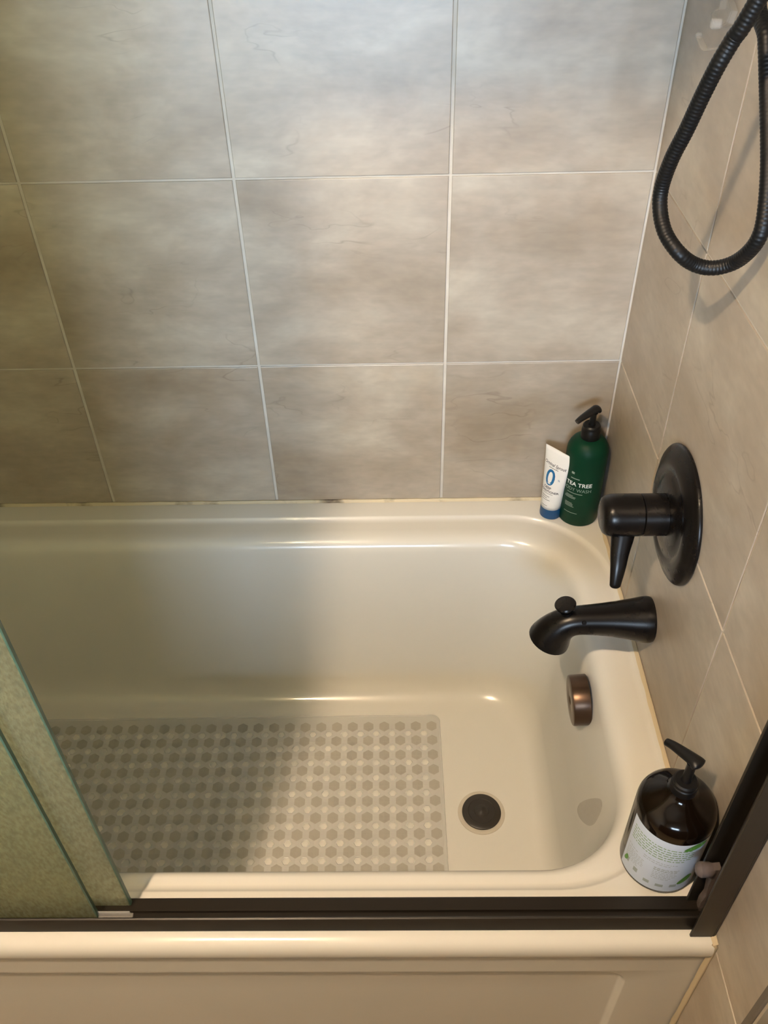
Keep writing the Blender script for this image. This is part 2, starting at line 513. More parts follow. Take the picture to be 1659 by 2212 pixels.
def tile_mesh(w, h):
    k = (round(w, 4), round(h, 4))
    if k not in tile_cache:
        bm = bm_box(-w / 2, w / 2, 0, RECESS, -h / 2, h / 2)
        ed = [e for e in bm.edges if all(abs(v.co.y) < 1e-6 for v in e.verts)]
        bmesh.ops.bevel(bm, geom=ed, offset=0.0011, segments=2, profile=0.5, affect='EDGES')
        bmesh.ops.recalc_face_normals(bm, faces=bm.faces[:])
        me = bpy.data.meshes.new('tile')
        bm.to_mesh(me)
        bm.free()
        me.materials.append(M_TILE)
        tile_cache[k] = me
    return tile_cache[k]


rows_z = [Z0 - 2 * TW, Z0 - TW, Z0] + [Z0 + TW * k for k in range(1, 6)]
rows_z[-1] = ZC
cols_x = [0.0, -0.2856, -0.5906, -0.8956, -1.2006, -1.5056, XL]
for i in range(len(cols_x) - 1):
    for j in range(1, len(rows_z) - 1):
        x1, x0 = cols_x[i], cols_x[i + 1]
        z0, z1 = rows_z[j], rows_z[j + 1]
        if j == 1:
            z0 = 0.0005
        w, h = x1 - x0 - GV, z1 - z0 - (GH if j > 1 else GH / 2)
        cx = (x0 + x1) / 2 - (0.0 if i else GV / 2 * 0)
        o = bpy.data.objects.new('tile', tile_mesh(w, h))
        o.location = (cx + random.uniform(-3e-4, 3e-4), random.uniform(-4e-4, 0.0), (z0 + z1) / 2 + (0 if j > 1 else -GH / 4) + random.uniform(-3e-4, 3e-4))
        link(o, wall_back)
cols_y = [0.0, -0.2606, -0.5763, YE]
rows_r = [ZF + 0.0005, Z0 - 2 * TW, Z0 - TW, Z0] + [Z0 + TW * k for k in range(1, 6)]
rows_r[-1] = ZC
for i in range(3):
    for j in range(len(rows_r) - 1):
        y1, y0 = cols_y[i], cols_y[i + 1]
        z0, z1 = rows_r[j], rows_r[j + 1]
        w, h = y1 - y0 - GH - 0.0004, z1 - z0 - GH
        o = bpy.data.objects.new('tile', tile_mesh(w, h))
        o.rotation_euler = (0, 0, -PI / 2)
        o.location = (random.uniform(-3e-4, 0), (y0 + y1) / 2, (z0 + z1) / 2)
        link(o, wall_right)

# window behind the viewer and its frame
WX0, WX1, WZ0, WZ1 = -0.84, -0.20, 0.50, 1.12
win = struct(box('window_1', WX0, WX1, YS + 0.002, YS + 0.010, WZ0, WZ1, M_SKY), 'daylit window in the wall behind the viewer', 'window')
for k, (a, c, d, e) in enumerate(((WX0 - 0.05, WX0, WZ0 - 0.05, WZ1 + 0.05), (WX1, WX1 + 0.05, WZ0 - 0.05, WZ1 + 0.05), (WX0, WX1, WZ0 - 0.05, WZ0), (WX0, WX1, WZ1, WZ1 + 0.05), ((WX0 + WX1) / 2 - 0.012, (WX0 + WX1) / 2 + 0.012, WZ0, WZ1))):
    box('window_frame', a, c, YS + 0.0005, YS + 0.03, d, e, M_PAINT, win, 0.003)

# unseen vanity, added to keep window daylight off the apron and low basin
vn = thing('added_vanity_blocker', 'added unseen wooden vanity that keeps window daylight off the tub apron', 'cabinet', (-.30, -1.86, ZF))
VH = .44 - ZF
box('blocker_body', -.75, .75, -.30, .30, .001, VH - .035, M_WOOD, vn, .003)
box('blocker_top', -.77, .77, -.31, .33, VH - .035, VH, M_TUB, vn, .006, 2)
for k in range(3):
    dd = box('blocker_door', -.73 + k * .49, -.25 + k * .49, .301, .319, .10, VH - .06, M_WOOD, vn, .004)
    lathe('knob', [(.006, .0), (.006, .012), (.013, .018), (.011, .026), (.0001, .028)], M_BRONZE, dd, 20, (-.29 + k * .49, .320, VH * .62), cap=False).rotation_euler = (-PI / 2, 0, 0)

# ceiling lamp with warm globe
lamp = thing('ceiling_lamp', 'shaded ceiling lamp with a warm glowing lens', 'lamp', (LAMP_POS.x, LAMP_POS.y, ZC))
lathe('lamp_shade', [(.026, -.0005), (.028, -.012), (.040, -.040), (.048, -.085), (.050, -.122), (.048, -.122), (.045, -.086), (.036, -.043), (.024, -.016)], M_FRAME, lamp)
lathe('lamp_lens', [(.0450, -.1165), (.0450, -.1180), (.0001, -.1185)], M_BULB, lamp, 32, cap=False)

# ------------------------------------------------------------------ bathtub
tub = thing('bathtub', 'white enamel bathtub built into the tiled corner', 'bathtub', (-0.762, -0.4, ZF))
TO = Vector((0.762, 0.4, -ZF))     # offset of world origin in the tub's frame


def off(pts):
    return [tuple(Vector(p) + TO) for p in pts]


X0, X1, YF, YB = XL + 0.001, -0.0005, -0.782, -0.0005
rings = []


def R(xl, xr, yf, yb, r, z):
    rings.append(off(rrect(xl, xr, yf, yb, r, z)))


R(X0, X1, YF, YB, 0.001, 0.0)
R(X0 + .045, X1 - .003, -.7345, -.0425, (.168, .12, .12, .168), 0.0)
R(X0 + .047, X1 - .0045, -.733, -.0440, (.167, .12, .12, .167), -0.0006)
R(X0 + .049, X1 - .006, -.7315, -.0455, (.166, .12, .12, .166), -0.0022)
R(X0 + .051, X1 - .008, -.729, -.0475, (.165, .12, .12, .165), -0.0042)
R(X0 + .054, X1 - .010, -.726, -.051, (.163, .12, .12, .163), -0.0056)
R(X0 + .058, X1 - .015, -.722, -.055, (.16, .12, .12, .16), -0.0060)
R(X0 + .070, X1 - .036, -.713, -.074, (.148, .12, .12, .148), -0.0056)
R(X0 + .078, X1 - .050, -.709, -.086, (.140, .12, .12, .140), -0.0068)
R(X0 + .085, X1 - .0575, -.705, -.094, (.133, .12, .12, .133), -0.0100)
R(X0 + .090, X1 - .0635, -.701, -.101, (.127, .12, .12, .127), -0.0160)
R(X0 + .094, X1 - .0675, -.698, -.1055, (.123, .12, .12, .123), -0.0240)
R(X0 + .098, X1 - .0700, -.696, -.108, (.121, .12, .12, .121), -0.0340)
R(X0 + .14, X1 - .079, -.687, -.118, (.118, .14, .14, .118), -0.120)
R(X0 + .19, X1 - .089, -.677, -.132, (.115, .16, .16, .115), -0.230)
R(X0 + .225, X1 - .096, -.668, -.143, (.112, .17, .17, .112), -0.300)
for k in range(1, 10):
    a = k / 9 * PI / 2
    s, c = math.sin(a), 1 - math.cos(a)
    R(X0 + .225 + .075 * c + .01, X1 - .096 - .003 - .040 * c, -.668 + .003 + .055 * c, -.143 - .003 - .055 * c, (.111 - .02 * c, .17, .17, .111 - .02 * c), -0.303 - 0.069 * s)
R(X0 + .36, X1 - .16, -.585, -.225, .07, -0.3728)
R(X0 + .45, X1 - .225, -.50, -.31, .03, -0.3735)
basin = bm_obj('basin', loft(rings, True), M_TUB, tub, True)
FLOORZ = -0.3728

# apron: rim roll and front panel
prof = [(-.780, 0.0), (-.788, -.0006), (-.7945, -.003), (-.799, -.0075), (-.8015, -.014), (-.802, -.022), (-.8005, -.030), (-.7975, -.0365), (-.7955, -.044), (-.795, -.055), (-.795, -.0825)]
bm = bmesh.new()
NX = 40
gx = [X0 + (X1 - .0015 - X0) * k / NX for k in range(NX + 1)]
V = [[bm.verts.new(Vector((x, y, z)) + TO) for x in gx] for y, z in prof]
for a, c in zip(V[:-1], V[1:]):
    for k in range(NX):
        bm.faces.new((a[k], a[k + 1], c[k + 1], c[k]))
rim = bm_obj('rim_roll', bm, M_TUB, tub, True)


def rr_xz(x0, x1, z0, z1, r, y):
    return off([(p[0], y, p[1]) for p in rrect(x0, x1, z0, z1, r, 0, n=10, m_side=8)])


pan = [rr_xz(X0, X1 - .0015, ZF + .001, -.0825, .0005, -.795),
       rr_xz(X0 + .08, X1 - .086, ZF + .06, -.0865, .035, -.795),
       rr_xz(X0 + .0815, X1 - .0875, ZF + .0615, -.088, .034, -.7945),
       rr_xz(X0 + .084, X1 - .090, ZF + .064, -.0905, .032, -.7915),
       rr_xz(X0 + .0865, X1 - .0925, ZF + .0665, -.093, .030, -.7885),
       rr_xz(X0 + .089, X1 - .095, ZF + .069, -.0955, .028, -.7880),
       rr_xz(X0 + .16, X1 - .16, ZF + .12, -.16, .02, -.7878)]
apron = bm_obj('apron', loft(pan, True), M_TUB, tub, True)
sharp(apron, 50)

# drain ring (part of the tub) and the overflow plate
DR = Vector((-.2242, -.4195, FLOORZ - .0004))
lathe('drain_ring', [(.0300, .0006), (.0335, .0016), (.0385, .0018), (.0415, .0008), (.0420, -.0012)], M_RING, tub, 48, tuple(DR + TO), cap=False)

OV = Vector((-.0735, -.401, -.069))
op = lathe('overflow_plate', [(.0385, 0.0), (.0395, .001), (.0395, .024), (.0385, .0265), (.036, .0275), (.008, .0275), (.0065, .0265), (.006, .021), (.0001, .021)], M_BRONZE2, tub, 48, tuple(OV + TO), axis='X', cap=False)
op.rotation_euler = (0, math.radians(-5), 0)
scr = lathe('screw', [(.0001, .0212), (.0040, .0212), (.0045, .0218), (.0040, .0232), (.0008, .0236), (.0001, .0236)], M_BRONZE, op, 16, axis='X', cap=False)
lathe('weep_lip', [(.0001, -.002), (.0045, -.002), (.0055, 0), (.0045, .003), (.0001, .003)], M_BRONZE, op, 14, (-.0125, -.006, -.0392), cap=False)

# caulk beads
def bead(name, p0, p1, a, bdir, size, seg=60, mm=None):
    p0, p1, a, bdir = Vector(p0), Vector(p1), Vector(a), Vector(bdir)
    bm = bmesh.new()
    rr = []
    for k in range(seg + 1):
        t = k / seg
        q = p0 + (p1 - p0) * t
        s = size * (1 + 0.25 * mnoise.noise(q * 40))
        rr.append([bm.verts.new(q + a * s * u + bdir * s * v) for u, v in ((0, 0), (0, 1), (.28, .52), (.52, .28), (1, 0))])
    for x, y in zip(rr[:-1], rr[1:]):
        for i in range(4):
            bm.faces.new((x[i], x[i + 1], y[i + 1], y[i]))
    return struct(bm_obj(name, bm, M_CAULK if mm is None else mm, None, True), 'yellowed caulk bead along the tub edge', 'trim')


bead('trim_2', (XL, -.0006, .0002), (-.001, -.0006, .0002), (0, -1, 0), (0, 0, 1), .0048, 160)
bead('trim_3', (-.0006, -.002, .0002), (-.0006, -.80, .0002), (-1, 0, 0), (0, 0, 1), .0050, 100, M_CAULK2)
bead('trim_4', (-.0006, -.797, .0), (-.0006, -.797, ZF), (-1, 0, 0), (0, -1, 0), .0050, 60, M_CAULK2)

# ------------------------------------------------------------------ shower door frame
fr = thing('shower_door_frame', 'dark bronze metal frame of the sliding shower door', 'door frame', (-0.78, -0.765, 0.0))
FO = Vector((0.78, 0.765, 0.0))


def extr(name, prof, x0, x1, m, parent, o):
    bm = bmesh.new()
    a = [bm.verts.new(Vector((x0, y, z)) + o) for y, z in prof]
    c = [bm.verts.new(Vector((x1, y, z)) + o) for y, z in prof]
    n = len(prof)
    for k in range(n):
        bm.faces.new((a[k], a[(k + 1) % n], c[(k + 1) % n], c[k]))
    bm.faces.new(a[::-1]); bm.faces.new(c)
    return bm_obj(name, bm, m, parent)


# sill: flat pan behind, ridge, sloping front face
extr('bottom_track', [(-.7455, .0005), (-.7455, .0085), (-.7475, .0095), (-.7610, .0105), (-.7620, .0145), (-.7636, .0145), (-.7646, .0110), (-.7725, .0125), (-.7735, .0200), (-.7750, .0212), (-.7768, .0205), (-.7815, .0020), (-.7815, .0005)], XL + .002, -.0005, M_FRAME, fr, FO)
HZ = 1.34
# jamb: U channel screwed to the end wall
jb = bmesh.new()
for (x0, x1, y0, y1) in ((-.004, -.0006, -.790, -.748), (-.030, -.004, -.790, -.7865), (-.0260, -.004, -.7515, -.748), (-.016, -.004, -.771, -.768)):
    bm_box(x0 + FO.x, x1 + FO.x, y0 + FO.y, y1 + FO.y, .0005, HZ + .05, .0006, 1, jb)
bm_obj('jamb', jb, M_FRAME, fr)
jb = bmesh.new()
for (x0, x1, y0, y1) in ((.0006, .004, -.790, -.748), (.004, .030, -.790, -.7865), (.004, .0260, -.7515, -.748)):
    bm_box(XL + x0 + FO.x, XL + x1 + FO.x, y0 + FO.y, y1 + FO.y, .0225, HZ + .05, .0006, 1, jb)
bm_obj('jamb', jb, M_FRAME, fr)
box('header', XL + .002 + FO.x, -.0005 + FO.x, -.795 + FO.y, -.742 + FO.y, HZ + .051, HZ + .095, M_FRAME, fr, .002)

# two sliding panes of frosted glass
def door(xr, y, label):
    d = thing('sliding_glass_door', label, 'glass door', ((xr + XL + .03) / 2, y, .0130 if y > -.765 else .0155), 'sliding shower door panes')
    w = xr - (XL + .034)
    g = box('glass_pane', -w / 2, w / 2 - .0022, -.0028, .0028, 0, HZ + .03, M_GLASS, d, 0)
    box('polished_edge', w / 2 - .0022, w / 2, -.0030, .0030, 0, HZ + .03, M_GEDGE, d, .0008)
    return d


door(-.6885, -.7535, 'inner frosted green glass pane, its clear edge reaching furthest over the tub')
door(-.7240, -.7690, 'outer frosted green glass pane nearest the viewer at lower left')

# little guide block on the sill between the panes
gd = thing('door_guide', 'small translucent plastic guide on the sill at the glass corner', 'door guide', (-.708, -.7683, .0112))
box('guide_base', -.022, .022, -.0035, .0035, 0, .003, M_CLEAR, gd, .0008)
box('guide_fin', -.020, .020, -.0012, .0012, .003, .012, M_CLEAR, gd, .0005)

# clear plastic bumper clipped on the jamb foot
bpz = thing('door_bumper', 'cloudy plastic bumper clipped to the foot of the dark jamb', 'bumper', (-.014, -.7600, .0125))
bm = bmesh.new()
pl = [(-.002, .000), (.009, .000), (.0095, .018), (.004, .027), (.0080, .046), (.0085, .080), (.002, .100), (-.012, .098), (-.010, .083), (-.004, .078), (-.004, .058), (-.001, .036), (-.0035, .020)]
a = [bm.verts.new((x, -.0045, z)) for x, z in pl]
c = [bm.verts.new((x, .0045, z)) for x, z in pl]
for k in range(len(pl)):
    bm.faces.new((a[k], a[(k + 1) % len(pl)], c[(k + 1) % len(pl)], c[k]))
bm.faces.new(a[::-1]); bm.faces.new(c)
bm_obj('clip', bm, M_CLOUDY, bpz)
lathe('pad', [(.0001, -.010), (.006, -.010), (.0085, -.006), (.0088, .005), (.006, .009), (.0001, .010)], M_CLOUDY, bpz, 20, (-.014, .0, .092), axis='X', cap=False)

# ------------------------------------------------------------------ valve, spout
VC = Vector((-.0005, -.377, .2935))
va = thing('shower_valve', 'round dark bronze shower valve with lever on the end wall', 'faucet handle', VC)
lathe('escutcheon', [(.0920, .0002), (.0930, .0020), (.0925, .0045), (.0900, .0068), (.0850, .0086), (.0800, .0110), (.0740, .0136), (.0680, .0150), (.0625, .0150), (.0595, .0136), (.0570, .0132), (.0500, .0160), (.0420, .0180), (.0300, .0186)], M_BRONZE, va, 64, axis='X', ang=50)
lathe('valve_sleeve', [(.0280, .0190), (.0280, .0480), (.0272, .0488)], M_BRONZE, va, 48, axis='X')
hub = lathe('handle_hub', [(.0268, .0492), (.0281, .0502), (.0284, .0800), (.0280, .0880), (.0265, .0935), (.0235, .0978), (.0180, .1003), (.0001, .1012)], M_BRONZE, va, 48, axis='X', cap=False)
path = catmull([(-.0690, -.006, -.016), (-.0715, -.016, -.028), (-.0745, -.027, -.042), (-.0765, -.038, -.056), (-.0785, -.0465, -.070), (-.0800, -.0525, -.082)], 6)
rad = []
for i in range(len(path)):
    t = i / (len(path) - 1)
    rad.append(.0175 * (1 - t) ** 1.4 + .0068 * (1 - (1 - t) ** 1.4) + .0012 * math.sin(PI * t) * t)
rad[-1] *= .6
rad[-2] *= .88
lev = bm_obj('lever', sweep(path, [r * 1.0 for r in rad], 20, [r * .70 for r in rad], up=(1, 0, 0)), M_BRONZE, hub, True)
sharp(lev, 60)

SC = Vector((-.0005, -.379, .0915))
sp = thing('tub_spout', 'curved dark bronze tub spout with pull knob', 'faucet spout', SC)
path = [(0, 0, 0), (-.004, 0, 0), (-.012, 0, 0), (-.03, 0, .0005), (-.05, 0, .001), (-.07, 0, .001), (-.09, 0, .0005), (-.104, 0, -.0005), (-.115, 0, -.0030), (-.1245, 0, -.0085), (-.132, 0, -.0165), (-.1375, 0, -.0260), (-.1415, 0, -.0360), (-.1430, 0, -.0405)]
rad = [.0330, .0340, .0335, .0300, .0266, .0240, .0222, .0214, .0216, .0230, .0254, .0282, .0306, .0310]
pth = catmull(path, 4)
rr = [v.x for v in catmull([(r, 0, 0) for r in rad], 4)]
bm = sweep(pth, rr, 36, None, up=(0, 1, 0), cap=False)
bm.verts.ensure_lookup_table()
n = 36
first = [bm.verts[k] for k in range(n)]
lastr = [bm.verts[len(pth) * n - n + k] for k in range(n)]
bm.faces.new(first[::-1])
# mouth: thin lip then a recessed opening
tdir = (pth[-1] - pth[-2]).normalized()
c0 = sum((v.co for v in lastr), Vector()) / n
in1 = [bm.verts.new(c0 + (v.co - c0) * .86 + tdir * .0005) for v in lastr]
in2 = [bm.verts.new(c0 + (v.co - c0) * .80 - tdir * .012) for v in lastr]
for k in range(n):
    k2 = (k + 1) % n
    bm.faces.new((lastr[k], lastr[k2], in1[k2], in1[k]))
    bm.faces.new((in1[k], in1[k2], in2[k2], in2[k]))
bm.faces.new(in2)
so = bm_obj('spout_body', bm, M_BRONZE, sp, True)
sharp(so, 45)
kn = lathe('diverter_knob', [(.0085, .000), (.0085, .006), (.0095, .0075), (.0070, .0085), (.0066, .0125), (.0120, .0150), (.0150, .0185), (.0155, .0210), (.0140, .0230), (.0090, .0238), (.0001, .0240)], M_BRONZE, sp, 32, (-.1220, .0, .0135), cap=False)
kn.rotation_euler = (0, math.radians(-14), 0)
lathe('set_screw', [(.0001, 0), (.0030, 0), (.0034, .0006), (.0026, .0014), (.0001, .0014)], M_BRONZE, sp, 14, (-.1005, -.0170, .0130), cap=False).rotation_euler = (math.radians(52), 0, 0)

# ------------------------------------------------------------------ shower hose (ribbed), hanging in a loop before the end wall
def unproj(px, py, xh):
    d = fw * FPX + rt * (px - 829.5) - up * (py - 1106.0)
    t = (-xh - CAM.x) / d.x
    return CAM + d * t


hpts = [(1629, 14, .065), (1584, 84, .073), (1551, 140, .080), (1517, 207, .085), (1483, 280, .0895), (1450, 345, .095), (1429, 406, .0965), (1426, 454, .0955), (1437, 503, .091), (1466, 546, .079), (1500, 571, .060), (1540, 579, .042), (1584, 568, .026), (1620, 541, .019), (1643, 504, .016), (1654, 448, .0145), (1660, 364, .0145), (1660, 280, .016), (1658, 196, .018), (1655, 84, .022), (1650, -40, .026)]
H = [unproj(*q) for q in hpts]
d0 = (H[0] - H[2]).normalized()
pre = [Vector((-.045, -.405, 1.22)), Vector((-.045, -.404, 1.12)), H[0] + d0 * .12 + Vector((.004, 0, .03))]
post = [Vector((-.030, -.455, 1.02)), Vector((-.034, -.445, 1.15)), Vector((-.036, -.443, 1.22))]
ctrl = pre + H + post
dense = catmull(ctrl, 24)
# even spacing
acc = [0]
for a, c in zip(dense[:-1], dense[1:]):
    acc.append(acc[-1] + (c - a).length)
step = .00092
pts, j = [], 0
s = 0
while s < acc[-1]:
    while acc[j + 1] < s:
        j += 1
    t = (s - acc[j]) / max(1e-9, acc[j + 1] - acc[j])
    pts.append(dense[j].lerp(dense[j + 1], t))
    s += step
rad = [(.0076, .0077, .0076, .00725)[i % 4] for i in range(len(pts))]
hose = bm_obj('shower_hose', sweep(pts, rad, 14, None, up=(1, .35, .1)), M_HOSE, None, True)
tag(hose, 'black ribbed shower hose hanging in a loop by the end wall', 'hose')
# bracket above the frame that the hose hangs from
br = thing('hose_bracket', 'dark bronze wall bracket holding both ends of the hose', 'bracket', (-.0005, -.424, 1.235))
lathe('wall_plate', [(.030, .0002), (.030, .004), (.024, .007)], M_BRONZE, br, 32, axis='X')
box('arm', -.060, -.007, -.034, .034, -.0145, .012, M_BRONZE, br, .003)

# ------------------------------------------------------------------ clear hooks on the end wall
hk = thing('adhesive_hook', 'clear plastic adhesive hook on the end wall beside the hose', 'hook', (0, -.150, .800))
bm = bmesh.new()
pl = [(-.032, .0185), (-.024, .0128), (-.012, .0100), (.014, .0130), (.034, .0210), (.040, .0340), (.018, .0420), (-.006, .0390), (.000, .0280), (-.018, .0230)]
a = [bm.verts.new((-.0008, -y, z)) for y, z in pl]
c = [bm.verts.new((-.0075, -y * .95, z + .0005)) for y, z in pl]
for k in range(len(pl)):
    bm.faces.new((a[k], a[(k + 1) % len(pl)], c[(k + 1) % len(pl)], c[k]))
bm.faces.new(a[::-1]); bm.faces.new(c)
bmesh.ops.bevel(bm, geom=[e for e in bm.edges if e.verts[0].co.x < -.007 and e.verts[1].co.x < -.007], offset=.0015, segments=2, affect='EDGES')
bm_obj('base_plate', bm, M_CLEAR, hk)
box('peg', -.020, -.0075, -.022, -.014, .013, .023, M_CLEAR, hk, .002)
pth = [(-.0055, -.066, .0065), (-.0120, -.060, .0040), (-.0140, -.030, -.0040), (-.0140, -.006, -.0105), (-.0145, -.002, -.0112), (-.0155, .001, -.0105), (-.0150, .014, -.0080), (-.0140, .030, -.0055)]
bm = sweep(catmull(pth, 3), [.0040] * 22, 8, [.0016] * 22, up=(1, 0, 0))
bm_obj('hook_arm', bm, M_CLEAR, hk)
lathe('hook_tip', [(.0001, -.0035), (.0032, -.0025), (.0042, 0), (.0032, .0025), (.0001, .0035)], M_CLEAR, hk, 14, (-.014, .0325, -.0048), cap=False)

# ------------------------------------------------------------------ bottles
def wrap_text(parent, name, txt, size, r, ang, z, m, lift=.00025, spacing=1.0, bold=0.0, xscale=1.0, flip=1):
    """text laid on a vertical cylinder of radius r (object frame), facing angle ang."""
    bm = text_mesh(txt, size, spacing, bold)
    # refine long triangles so they follow the curve
    bmesh.ops.subdivide_edges(bm, edges=[e for e in bm.edges if e.calc_length() > .003], cuts=2)
    for v in bm.verts:
        th = ang + v.co.x * xscale / r
        v.co = Vector(((r + lift) * math.cos(th), (r + lift) * math.sin(th), z + v.co.y))
    return bm_obj(name, bm, m, parent, recalc=False)


def wrap_bar(bm, r, a0, a1, z0, z1, lift=.00025):
    n = max(2, int(abs(a1 - a0) * 14))
    A = [bm.verts.new(((r + lift) * math.cos(a0 + (a1 - a0) * k / n), (r + lift) * math.sin(a0 + (a1 - a0) * k / n), z0)) for k in range(n + 1)]
    B = [bm.verts.new(((r + lift) * math.cos(a0 + (a1 - a0) * k / n), (r + lift) * math.sin(a0 + (a1 - a0) * k / n), z1)) for k in range(n + 1)]
    for k in range(n):
        bm.faces.new((A[k], A[k + 1], B[k + 1], B[k]))


def pump(parent, z, rc, hc, head_z, dirv, length, drop, m, back=.010):
    col = lathe('pump_collar', [(rc * .6, z), (rc, z), (rc * 1.02, z + .002), (rc, z + hc * .62), (rc * .93, z + hc * .68), (rc * .93, z + hc * .9), (rc * .80, z + hc), (.006, z + hc)], m, parent, 40)
    bm = bmesh.new()
    lathe('pump_stem', [(.0062, z + hc - .001), (.0055, z + hc + .004), (.0050, head_z - .008), (.0068, head_z - .004)], m, parent, 24)
    d = Vector((dirv[0], dirv[1], 0)).normalized()
    c = Vector((0, 0, head_z))
    pth = catmull([c - d * back + Vector((0, 0, -.001)), c - d * back * .5 + Vector((0, 0, .001)), c + Vector((0, 0, .001)), c + d * length * .4 + Vector((0, 0, -drop * .25)), c + d * length * .75 + Vector((0, 0, -drop * .6)), c + d * length + Vector((0, 0, -drop))], 5)
    N_ = len(pth)
    w, h = [], []
    for i in range(N_):
        t = i / (N_ - 1)
        e = min(1, math.sin(min(1, t / .22) * PI / 2) + .25)
        w.append((.0105 * (1 - t) + .0045 * t) * e)
        h.append((.0062 * (1 - t) + .0042 * t) * e)
    bm = sweep(pth, h, 16, w, up=(0, 0, 1))
    hd = bm_obj('pump_head', bm, m, parent, True)
    sharp(hd, 55)


# green pump bottle in the corner
GX, GY = -.0415, -.0445
gb = thing('pump_bottle', 'dark green body wash pump bottle in the back corner of the tub', 'bottle', (GX, GY, .0003))
gr = .0352
lathe('bottle_body', [(.0320, 0), (.0342, .0012), (gr, .004), (gr, .146), (.0346, .1525), (.0325, .1590), (.0290, .1655), (.0240, .1705), (.0180, .1735), (.0140, .1745)], M_GREEN, gb, 56, ang=60)
pump(gb, .1735, .0158, .0265, .2270, (-.85, -.52), .036, .010, M_BLACKPL, .009)
ga = math.atan2(CAM.y - GY, CAM.x - GX) - .22
wrap_text(gb, 'lettering', 'TEA TREE', .0112, gr, ga + .06, .0905, M_PRINTW, bold=.00022, xscale=.98)
wrap_text(gb, 'lettering', 'BODY WASH', .0098, gr, ga - .02, .0790, M_PRINTD, xscale=.92)
bm = bmesh.new()
for z, a, w, h in ((.1145, -.30, .16, .0045), (.1050, -.15, .46, .0018), (.0735, -.08, .80, .0013), (.0672, -.32, .38, .0012), (.0645, -.28, .60, .0012), (.0618, -.30, .58, .0012), (.0505, -.32, .40, .0010), (.0480, -.30, .46, .0010), (.0455, -.30, .44, .0010), (.0430, -.26, .50, .0010), (.0295, -.16, .72, .0012)):
    wrap_bar(bm, gr, ga + a - w / 2, ga + a + w / 2, z, z + h)
bm_obj('fine_print', bm, M_PRINTD, gb, recalc=False)['kind'] = 'stuff'

# white squeeze tube standing on its blue cap
tbx, tby = -.0895, -.0405
tb = thing('squeeze_tube', 'white squeeze tube standing on a blue cap beside the green bottle', 'tube', (tbx, tby, .0003))
lathe('cap', [(.0178, 0), (.0192, .0012), (.0195, .004), (.0190, .0205), (.0186, .0215)], M_BLUECAP, tb, 40)
cdir = Vector((.037, -.040, 0)).normalized()
nrm = Vector((cdir.y, -cdir.x, 0))
if nrm.dot(CAM - Vector((tbx, tby, 0))) < 0:
    nrm = -nrm
TZ0, TZ1 = .0215, .1400


def tube_pt(u, z, lift=0.0):
    """u angle: 0 faces nrm (viewer side)."""
    t = max(0.0, min(1.0, (z - TZ0) / (TZ1 - TZ0)))
    wa = .0184 + (.0278 - .0184) * t
    wb = .0184 * (1 - t ** 1.6) + .0007
    return cdir * (wa * math.sin(u)) + nrm * ((wb + lift) * math.cos(u)) + Vector((0, 0, z))


rings = []
for k in range(15):
    z = TZ0 + (TZ1 - .006 - TZ0) * k / 14
    rings.append([tuple(tube_pt(2 * PI * q / 40, z)) for q in range(40)])
rings.append([tuple(tube_pt(2 * PI * q / 40, TZ1 - .0055)) for q in range(40)])
rings.append([tuple(tube_pt(2 * PI * q / 40, TZ1 + .002)) for q in range(40)])
bm_obj('tube_body', loft(rings, True, True), M_TUBEW, tb, True)


def tube_text(txt, size, z, m, name='lettering', bold=0.0, xo=0.0, shear=0.0, xs=1.0, ys=1.0):
    bm = text_mesh(txt, size, 1.0, bold, shear)
    for v in bm.verts:
        zz = z + v.co.y * ys
        t = (zz - TZ0) / (TZ1 - TZ0)
        wa = .0184 + (.0278 - .0184) * t
        u = math.asin(max(-.99, min(.99, (v.co.x * xs + xo) * TSIGN / wa)))
        v.co = tube_pt(u, zz, .0004)
    return bm_obj(name, bm, m, tb, recalc=False)


# which way along cdir reads left to right for the viewer
TSIGN = 1.0 if cdir.dot(rt) > 0 else -1.0
tube_text('Original Sprout', .0084, .1105, M_PRINTK, shear=.3, bold=.00012, xs=.86)
tube_text('0', .0440, .0735, M_PRINTB, bold=.0004, xs=.95, xo=-.002)
tube_text('%', .0055, .0870, M_PRINTB, xo=.0150)
tube_text('DEEP', .0068, .0655, M_PRINTK, bold=.00018, xo=-.003)
tube_text('CONDITIONER', .0060, .0590, M_PRINTK, bold=.00016, xs=.88)
bm = bmesh.new()
for z, w, x0, h in ((.1065, .020, .0, .0009), (.0560, .020, .0, .0007), (.0500, .016, -.003, .0009), (.0462, .012, -.005, .0009), (.0424, .018, -.002, .0009), (.0300, .012, -.002, .0009)):
    q = []
    for zz in (z, z + h):
        for k in range(7):
            t = (zz - TZ0) / (TZ1 - TZ0)
            wa = .0184 + (.0278 - .0184) * t
            q.append(bm.verts.new(tube_pt(math.asin(max(-.99, min(.99, (x0 - w / 2 + w * k / 6) * TSIGN / wa))), zz, .0004)))
    for k in range(6):
        bm.faces.new((q[k], q[k + 1], q[k + 8], q[k + 7]))
bm_obj('fine_print', bm, M_PRINTK, tb, recalc=False)['kind'] = 'stuff'

